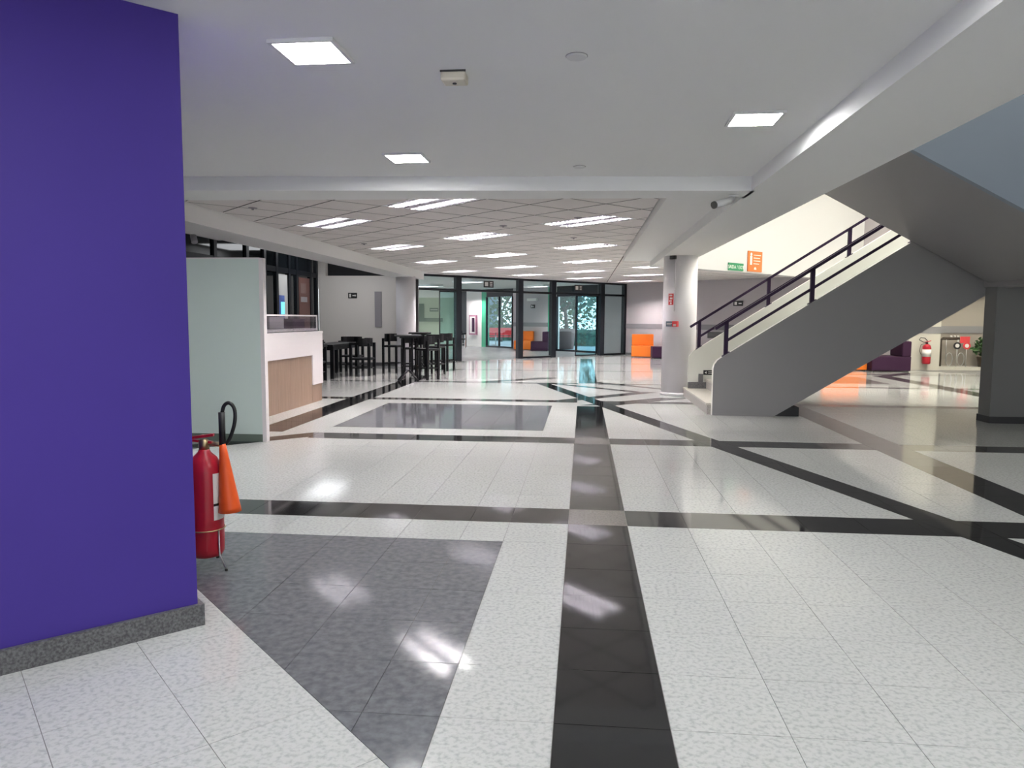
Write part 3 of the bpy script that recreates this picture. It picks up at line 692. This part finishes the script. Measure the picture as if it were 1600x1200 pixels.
def sofa(x, y, rz, m, label, w=.9, d=.78):
    t = thing('sofa_module', label, 'sofa', (x, y, 0), rz)
    MB().box(-w/2, w/2, -d/2, d/2, .03, .45).build('seat', m, t, .02); MB().box(-w/2+.01, w/2-.01, d/2-.26, d/2, .45, .90).build('backrest', m, t, .03)
    for sx in (-1, 1):
        for sy in (-1, 1): MB().box(sx*(w/2-.06)-.02, sx*(w/2-.06)+.02, sy*(d/2-.06)-.02, sy*(d/2-.06)+.02, 0, .03).build('foot', 'dark_plastic', t)
ra = -math.pi/4
sofa(2.36, 29.7, -.06, 'orange_fabric', 'orange sofa module against the lilac end wall', .88, .8)
sofa(2.98, 28.82, -math.pi/2, 'plum_fabric', 'plum sofa module next to the orange one by the column', .8, .7)
sofa(9.0, 22.95, -math.pi/2, 'plum_fabric', 'plum sofa module beside the wall pier with the extinguisher', .9, 1.1)
sofa(7.88, 23.2, 0, 'orange_fabric', 'orange sofa module showing under the staircase', 1.1, .8)
sofa(-2.82, 35.3, -.12, 'orange_fabric', 'orange sofa module behind the glass entrance', .85, .8); sofa(-1.98, 34.3, -math.pi/2-.1, 'plum_fabric', 'plum sofa module behind the glass entrance', .8, .8)

# ================================================================== FIRE EXTINGUISHERS
fe = thing('fire_extinguisher', 'red fire extinguisher with orange horn and black hose beside the purple wall', 'fire extinguisher', (-2.235, 4.13, 0), .1)
MB().lathe([(.02, .07), (.085, .075), (.098, .10), (.10, .14), (.10, .57), (.093, .62), (.072, .665), (.036, .70), (.028, .72)], 0, 0, 32).build('cylinder', 'red_paint', fe)
MB().lathe([(.03, .715), (.03, .765), (.022, .775)], 0, 0, 16).build('valve', 'brass', fe)
MB().obox((-.03, 0, .79), (.09, 0, .012), (0, .012, 0), (0, 0, .008)).build('handle', 'red_paint', fe); MB().obox((-.03, 0, .765), (.08, 0, -.008), (0, .012, 0), (0, 0, .007)).build('lever', 'red_paint', fe)
MB().tube([(.03, 0, .75), (.075, 0, .745), (.105, 0, .745)], .013, 8).build('outlet_pipe', 'brass', fe)
hz = [(.09, 0, .745), (.125, -.01, .745), (.155, -.015, .775), (.18, -.02, .83), (.195, -.02, .89), (.196, -.02, .95), (.18, -.02, .985), (.155, -.02, .995), (.132, -.02, .975), (.12, -.02, .93)]
def smooth(p, n=4):
    out = []; P = [Vector(p[0])]+[Vector(q) for q in p]+[Vector(p[-1])]
    for i in range(1, len(P)-2):
        for k in range(n):
            t_ = k/n; a, b, c, d = P[i-1], P[i], P[i+1], P[i+2]
            out.append(.5*((2*b)+(c-a)*t_+(2*a-5*b+4*c-d)*t_**2+(3*b-a-3*c+d)*t_**3))
    return out+[P[-1]]
hz = smooth(hz)
MB().tube(hz, .011, 10).build('hose', 'black_rubber', fe); MB().tube([(.118, -.02, .94), (.118, -.02, .745)], .019, 12).build('grip', 'black_rubber', fe)
MB().tube([(.118, -.02, .755), (.122, -.02, .70), (.150, -.02, .37), (.151, -.02, .345)], [.018, .024, .062, .066], 20).build('horn', 'orange_plastic', fe)
lbm = MB(); n = 6
vs_ = []
for z in (.30, .58):
    for k in range(n): a = -.75+k*.22; vs_.append((.1012*math.cos(a), .1012*math.sin(a), z))
lbm.add(vs_, [(k, k+1, n+k+1, n+k) for k in range(n-1)]).build('label_sticker', 'label_white', fe)
lb2 = MB(); vs_ = []
for z in (.385, .40):
    for k in range(n): a = -.75+k*.22; vs_.append((.102*math.cos(a), .102*math.sin(a), z))
lb2.add(vs_, [(k, k+1, n+k+1, n+k) for k in range(n-1)]).build('sticker_print', 'sign_black', fe)
ring = [(.106*math.cos(a*.2618), .106*math.sin(a*.2618), .24) for a in range(25)]
MB().tube(ring, .004, 6).build('stand_ring', 'brass', fe)
for a in (-.5, 1.6, 3.7): 
    c, s = math.cos(a), math.sin(a); q = MB().tube([(.104*c, .104*s, .24), (.106*c, .106*s, .09), (.16*c, .16*s, .008)], .005, 6).build('stand_leg', 'steel', fe); MB().tube([(.16*c, .16*s, 0), (.16*c, .16*s, .014)], .009, 8).build('rubber_foot', 'black_rubber', q)
f2 = thing('fire_extinguisher', 'red fire extinguisher with white label hung on the pale wall pier', 'fire extinguisher', (10.32, 23.31, .20))
MB().lathe([(.10, 0), (.12, .03), (.12, .50), (.10, .56), (.04, .60)], 0, 0, 24).build('cylinder', 'red_paint', f2); MB().lathe([(.121, .22), (.121, .44)], 0, 0, 24).build('label_sticker', 'label_white', f2)
MB().lathe([(.03, .60), (.03, .66)], 0, 0, 12).build('valve', 'dark_plastic', f2); MB().obox((.03, 0, .68), (.08, 0, .02), (0, .015, 0), (0, 0, .012)).build('handle', 'red_paint', f2)
MB().tube([(0, -.02, .64), (-.12, -.02, .66), (-.24, -.02, .73), (-.20, -.02, .79), (-.08, -.02, .78), (-.0, -.02, .70)], .012, 8).tube([(-.02, -.02, .63), (-.18, -.02, .58), (-.22, -.02, .40), (-.16, -.02, .28)], .008, 8).build('hose', 'black_rubber', f2); MB().box(-.04, .04, .10, .135, .50, .56).build('bracket', 'steel', f2)

# ================================================================== COLUMN AND STAIRWELL SIGNS
cs = thing('extinguisher_sign', 'red and white vertical sign on the round column at the stairs', 'sign', (1.70, 14.70, 1.78), math.radians(-42)); MB().box(-.055, .055, -.012, .0, 0, .22).build('plate', 'sign_red', cs); MB().box(-.035, .03, -.015, -.012, .17, .20).box(-.02, .035, -.015, -.012, .11, .145).box(-.035, .02, -.015, -.012, .065, .09).box(-.015, .02, -.015, -.012, .015, .05).build('print', 'label_white', cs)
cs = thing('alarm_call_point', 'red alarm call point with grey plate on the round column', 'alarm', (1.76, 14.64, 1.36), math.radians(-33)); MB().box(-.17, -.02, -.012, .02, 0, .10).build('plate', 'sign_blue_grey', cs); MB().box(-.02, .09, -.05, .02, -.005, .105).build('box', 'sign_red', cs, .006); MB().box(.01, .065, -.054, -.05, .01, .05).build('button', 'label_white', cs); MB().box(-.15, -.04, -.015, -.012, .055, .065).box(-.15, -.06, -.015, -.012, .03, .04).build('print', 'label_white', cs)
cs = thing('junction_box', 'small dark box at the top of the round column', 'junction box', (1.72, 14.67, 2.66), math.radians(-40)); MB().box(-.06, .06, -.04, .03, 0, .07).build('body', 'dark_plastic', cs); MB().tube([(.05, -.012, -1.0), (.05, -.012, 0)], .008, 6).build('cable', 'column_paint', cs)
bd = (B1-B0).normalized(); ba = math.atan2(bd.y, bd.x)
def on_bulk(x): return (x, B0.y+(x-B0.x), 0)
e = thing('exit_sign', 'green SAIDA / EXIT sign on the bright stairwell wall', 'sign', (3.87, 19.62, 2.76), ba); MB().box(-.33, .33, -.03, -.008, 0, .19).build('plate', 'sign_green', e); text_part('SAIDA / EXIT', .125, 'label_white', e, (0, -.032, .085), (math.pi/2, 0, 0))
e = thing('direction_sign', 'orange sign with white figure and text lines on the stairwell wall', 'sign', (4.48, 20.23, 2.77), ba); MB().box(-.33, .33, -.03, -.008, 0, .53).build('plate', 'sign_orange', e)
MB().box(-.24, -.15, -.034, -.03, .17, .40).add([(-.195+.045*math.cos(k*.785), -.034, .445+.045*math.sin(k*.785)) for k in range(8)], [tuple(range(8))]).build('figure', 'label_white', e)
pr = MB()
for k, wd in enumerate((.34, .30, .32, .26)): pr.box(-.08, -.08+wd, -.033, -.03, .42-k*.075, .44-k*.075)
pr.build('print', 'label_white', e); MB().add([(-.06, -.034, .05), (.06, -.034, .05), (.045, -.034, .10), (0, -.034, .12), (-.045, -.034, .10)], [(0, 1, 2, 3, 4)]).build('emblem', 'label_white', e)
pA = A0+(A1-A0).normalized()*4.0
e = thing('exit_sign', 'small black exit sign on the lilac wall behind the staircase', 'sign', (5.62, 27.68, 2.0), ra); MB().box(-.2, .2, -.02, 0, 0, .19).build('plate', 'sign_black', e); MB().box(-.15, -.05, -.024, -.02, .04, .15).box(.02, .14, -.024, -.02, .07, .11).build('pictogram', 'label_white', e)
e = thing('wall_box', 'dark wall unit behind the staircase handrail', 'wall unit', (5.0, 28.3, .80), ra); MB().box(-.3, .3, -.2, 0, 0, .24).build('body', 'dark_plastic', e, .02); MB().box(-.26, .26, -.21, -.2, .03, .10).build('grille', 'charcoal', e)

# ================================================================== ALCOVE: pipe stand, planter
ps = thing('hose_stand', 'dark pipe stand with coiled hoses and round signs in the alcove', 'hose stand', (11.42, 23.95, .10))
MB().tube([(-.42, 0, 0), (-.42, 0, .80), (-.36, 0, .86), (.12, 0, .86)], .045, 8).build('pipe', 'pot_brown', ps)
for x in (-.12, -.02, .08): MB().lathe([(.03, .90), (.03, .95)], x, 0, 10).build('nozzle', 'label_white', ps)
for x in (-.16, .18): MB().tube([(x+.10*math.sin(a*.5), -.03, .22+.2*math.cos(a*.5)*(1 if a < 20 else 1)) for a in range(0, 14)], .012, 6).tube([(x-.1, -.02, .3), (x-.1, -.02, .85)], .01, 6).build('hose_coil', 'steel', ps)
for x, m in ((.04, 'sign_black'), (.32, 'sign_red')):
    MB().tube([(x, -.06, 0), (x, -.06, .56)], .012, 6).build('sign_pole', 'steel', ps)
    r_ = MB().tube([(x, -.075, .64), (x, -.06, .64)], .11, 20).build('round_sign', m, ps); MB().tube([(x, -.082, .64), (x, -.075, .64)], .06, 16).build('sign_face', 'label_white', r_)
MB().box(.14, .42, -.03, -.01, .72, .92).build('sign_plate', 'sign_red', ps)
def leaves(mb, n, c, rad, size, seed, flat=1.0):
    rnd = random.Random(seed)
    for _ in range(n):
        a, ph, r = rnd.uniform(0, 2*math.pi), rnd.uniform(-1, 1), rnd.random()**.4
        p = Vector((c[0]+rad[0]*r*math.cos(a)*math.sqrt(1-ph*ph), c[1]+rad[1]*r*math.sin(a)*math.sqrt(1-ph*ph), c[2]+rad[2]*r*ph))
        d = Vector((rnd.uniform(-1, 1), rnd.uniform(-1, 1), rnd.uniform(-.8, .5))).normalized(); s = d.orthogonal().normalized(); s.rotate(Matrix.Rotation(rnd.uniform(0, 6), 3, d)); nn = d.cross(s)*.12*size
        L_ = size*rnd.uniform(.7, 1.3); mb.add([p, p+d*L_*.5+s*L_*.28+nn, p+d*L_, p+d*L_*.5-s*L_*.28+nn], [(0, 1, 2, 3)])
    return mb
def potted(x, y, z, label, h, seed, m='leaf_green', rad=.31, pot='pot_brown'):
    t = thing('potted_plant', label, 'plant', (x, y, z))
    MB().lathe([(.15, 0), (.20, .3), (.21, .32)], 0, 0, 20).build('pot', pot, t); MB().lathe([(.19, .31), (.19, .325)], 0, 0, 16).build('soil', 'soil', t)
    stem = MB(); rnd = random.Random(seed)
    for k in range(7): a = k*.9; stem.tube([(0, 0, .3), (.12*math.cos(a), .12*math.sin(a), .3+h*.4), (.28*math.cos(a), .28*math.sin(a), .3+h*rnd.uniform(.6, 1))], .008, 5)
    stem.build('stem', 'bark', t); leaves(MB(), 170, (0, 0, .32+h*.55), (rad, rad, h*.5), .17, seed).build('foliage', m, t)
potted(12.24, 23.84, .10, 'leafy green plant in a dark pot in the alcove', .55, 3); potted(13.05, 23.9, .10, 'leafy green plant at the alcove end beside the stair pier', .65, 5)

# ================================================================== VESTIBULE AND OUTSIDE
p = FA+fd*10.72-nA*.1
hc = thing('fire_hose_cabinet', 'red framed fire hose cabinet on the white vestibule wall', 'fire cabinet', (p.x, p.y, .62), ra); MB().box(-.32, .32, 0, .1, 0, 1.05).build('case', 'cabinet_magenta', hc); MB().box(-.24, .24, -.012, 0, .08, .97).build('pane', 'label_white', hc); MB().box(-.02, .2, -.03, -.012, .15, .9).build('hose_reel', 'plum_fabric', hc)
p = FA+fd*5.9-nA*.06
ws = thing('wall_light', 'slim white light fitting on the vestibule wall', 'wall light', (p.x, p.y, 2.35), ra); MB().box(-.35, .35, -.06, .06, 0, .12).build('body', 'white_plastic', ws, .01); MB().box(-.3, .3, -.07, -.06, .02, .1).build('cover', 'label_white', ws)
sg = thing('exit_sign', 'small dark sign under the white fitting on the vestibule wall', 'sign', (p.x, p.y, 2.0), ra); MB().box(-.12, .12, 0, .06, 0, .17).build('plate', 'sign_black', sg); MB().box(-.08, -.02, -.004, 0, .04, .13).box(.02, .09, -.004, 0, .06, .1).build('pictogram', 'label_white', sg)
vc = make_chair('cafe_chair', 'dark chair with steel legs beside the vestibule doorway', None, .46, .85, .5); vc.location = (-6.3, 37.3, 0); vc.rotation_euler = (0, 0, 2.2)
for ch_ in vc.children:
    if ch_.name.startswith('leg') or ch_.name.startswith('stretcher'): ch_.data.materials[0] = MATS['steel']
struct(MB().prism([(-45, 28), (-12, 24), (-9, 43.5), (2, 32.2), (9, 25), (40, 25), (40, 90), (-45, 90)], -.2, -.02).build('ground', 'paving'), 'pale paving outside the entrance')
def tree(x, y, h, cr, label, seed, m='leaf_blue', tr=.14, cz=.78, rz=.30, n=900):
    t = thing('tree', label, 'tree', (x, y, 0)); MB().tube([(0, 0, 0), (.06, .03, h*.3), (-.05, 0, h*.55), (.05, 0, h*.8)], [tr, tr*.85, tr*.7, tr*.4], 10).tube([(0, 0, h*.5), (.5, .2, h*.72), (.8, .1, h*.85)], [tr*.5, tr*.4, tr*.2], 8).tube([(0, 0, h*.45), (-.5, -.2, h*.68), (-.9, -.1, h*.8)], [tr*.5, tr*.4, tr*.2], 8).build('trunk', 'bark', t)
    leaves(MB(), n, (0, 0, h*cz), (cr, cr, h*rz), .32, seed).build('foliage', m, t)
tree(-.9, 37.2, 3.9, 1.5, 'slim tree in a planter outside the glass entrance', 11, tr=.12)
tree(-.6, 46.5, 4.2, 2.6, 'low dense tree outside behind the clipped hedge', 31, 'leaf_green', .12, .56, .42, 800); tree(2.6, 43.5, 4.0, 2.0, 'low dense tree outside beside the clipped hedge', 32, 'leaf_blue', .12, .58, .42, 700); tree(-5.3, 47.5, 3.8, 1.3, 'small leafy tree outside beyond the red bench', 33, 'leaf_green', .1, .6, .4, 350)
tree(-6.6, 45.5, 5.5, 2.4, 'broad tree outside beyond the white vestibule wall', 12); tree(1.2, 44, 6, 2.6, 'broad tree outside behind the planter tree', 13); tree(-3.2, 52, 6.5, 3.2, 'distant tree outside beyond the terrace', 14)
pl = thing('planter', 'tall grey mauve planter at the foot of the slim tree', 'planter', (-.9, 37.2, 0)); MB().lathe([(.42, 0), (.5, .95), (.5, 1.0)], 0, 0, 24).build('pot', 'terracotta', pl); MB().lathe([(.47, .99), (.47, 1.01)], 0, 0, 20).build('soil', 'soil', pl)
def hedge(x0, y0, x1, y1, h, label, seed):
    a, b = Vector((x0, y0)), Vector((x1, y1)); t = thing('hedge', label, 'hedge', (*((a+b)/2), 0), math.atan2(y1-y0, x1-x0)); ln = (b-a).length
    MB().box(-ln/2, ln/2, -.25, .25, 0, h*.85).build('core', 'leaf_blue', t); leaves(MB(), 700, (0, 0, h*.55), (ln/2*1.15, .5, h*.6), .22, seed).build('foliage', 'leaf_blue', t)
hedge(-3.5, 41.5, 4.5, 41.5, 1.05, 'clipped hedge outside behind the planter', 21); hedge(-14, 50, -2.0, 50, 1.3, 'long hedge at the far edge of the terrace', 22)
def terrace_set(x, y, label, m):
    t = thing('terrace_table', label, 'table', (x, y, 0)); MB().lathe([(.42, .70), (.42, .73)], 0, 0, 24).build('tabletop', m, t); MB().lathe([(.03, .03), (.03, .70)], 0, 0, 10).build('post', 'steel', t); MB().lathe([(.22, 0), (.22, .03)], 0, 0, 20).build('base', 'steel', t)
terrace_set(-4.9, 41.2, 'round red terrace table outside the entrance', 'sign_red'); terrace_set(-6.4, 43.5, 'round white terrace table outside the entrance', 'label_white'); terrace_set(-3.6, 42.6, 'round pale terrace table near the hedge', 'white_plastic')
oc = thing('terrace_bench', 'low red bench outside the entrance window', 'bench', (-4.6, 43.0, 0), .2); MB().box(-1.3, 1.3, -.25, .25, .40, .46).build('seat', 'sign_red', oc); MB().box(-1.3, 1.3, .2, .26, .5, .95).build('backrest', 'sign_red', oc)
for sx in (-1.1, 1.1): MB().box(sx-.04, sx+.04, -.2, .24, 0, .40).build('leg', 'steel', oc)
tw = thing('sign_totem', 'tall blue grey totem standing outside beyond the terrace', 'totem', (-7.0, 56, 0))
MB().box(-.45, .45, -.2, .2, .2, 6.5).build('panel', 'sign_blue_grey', tw); MB().box(-.6, .6, -.35, .35, 0, .2).build('base', 'steel', tw)
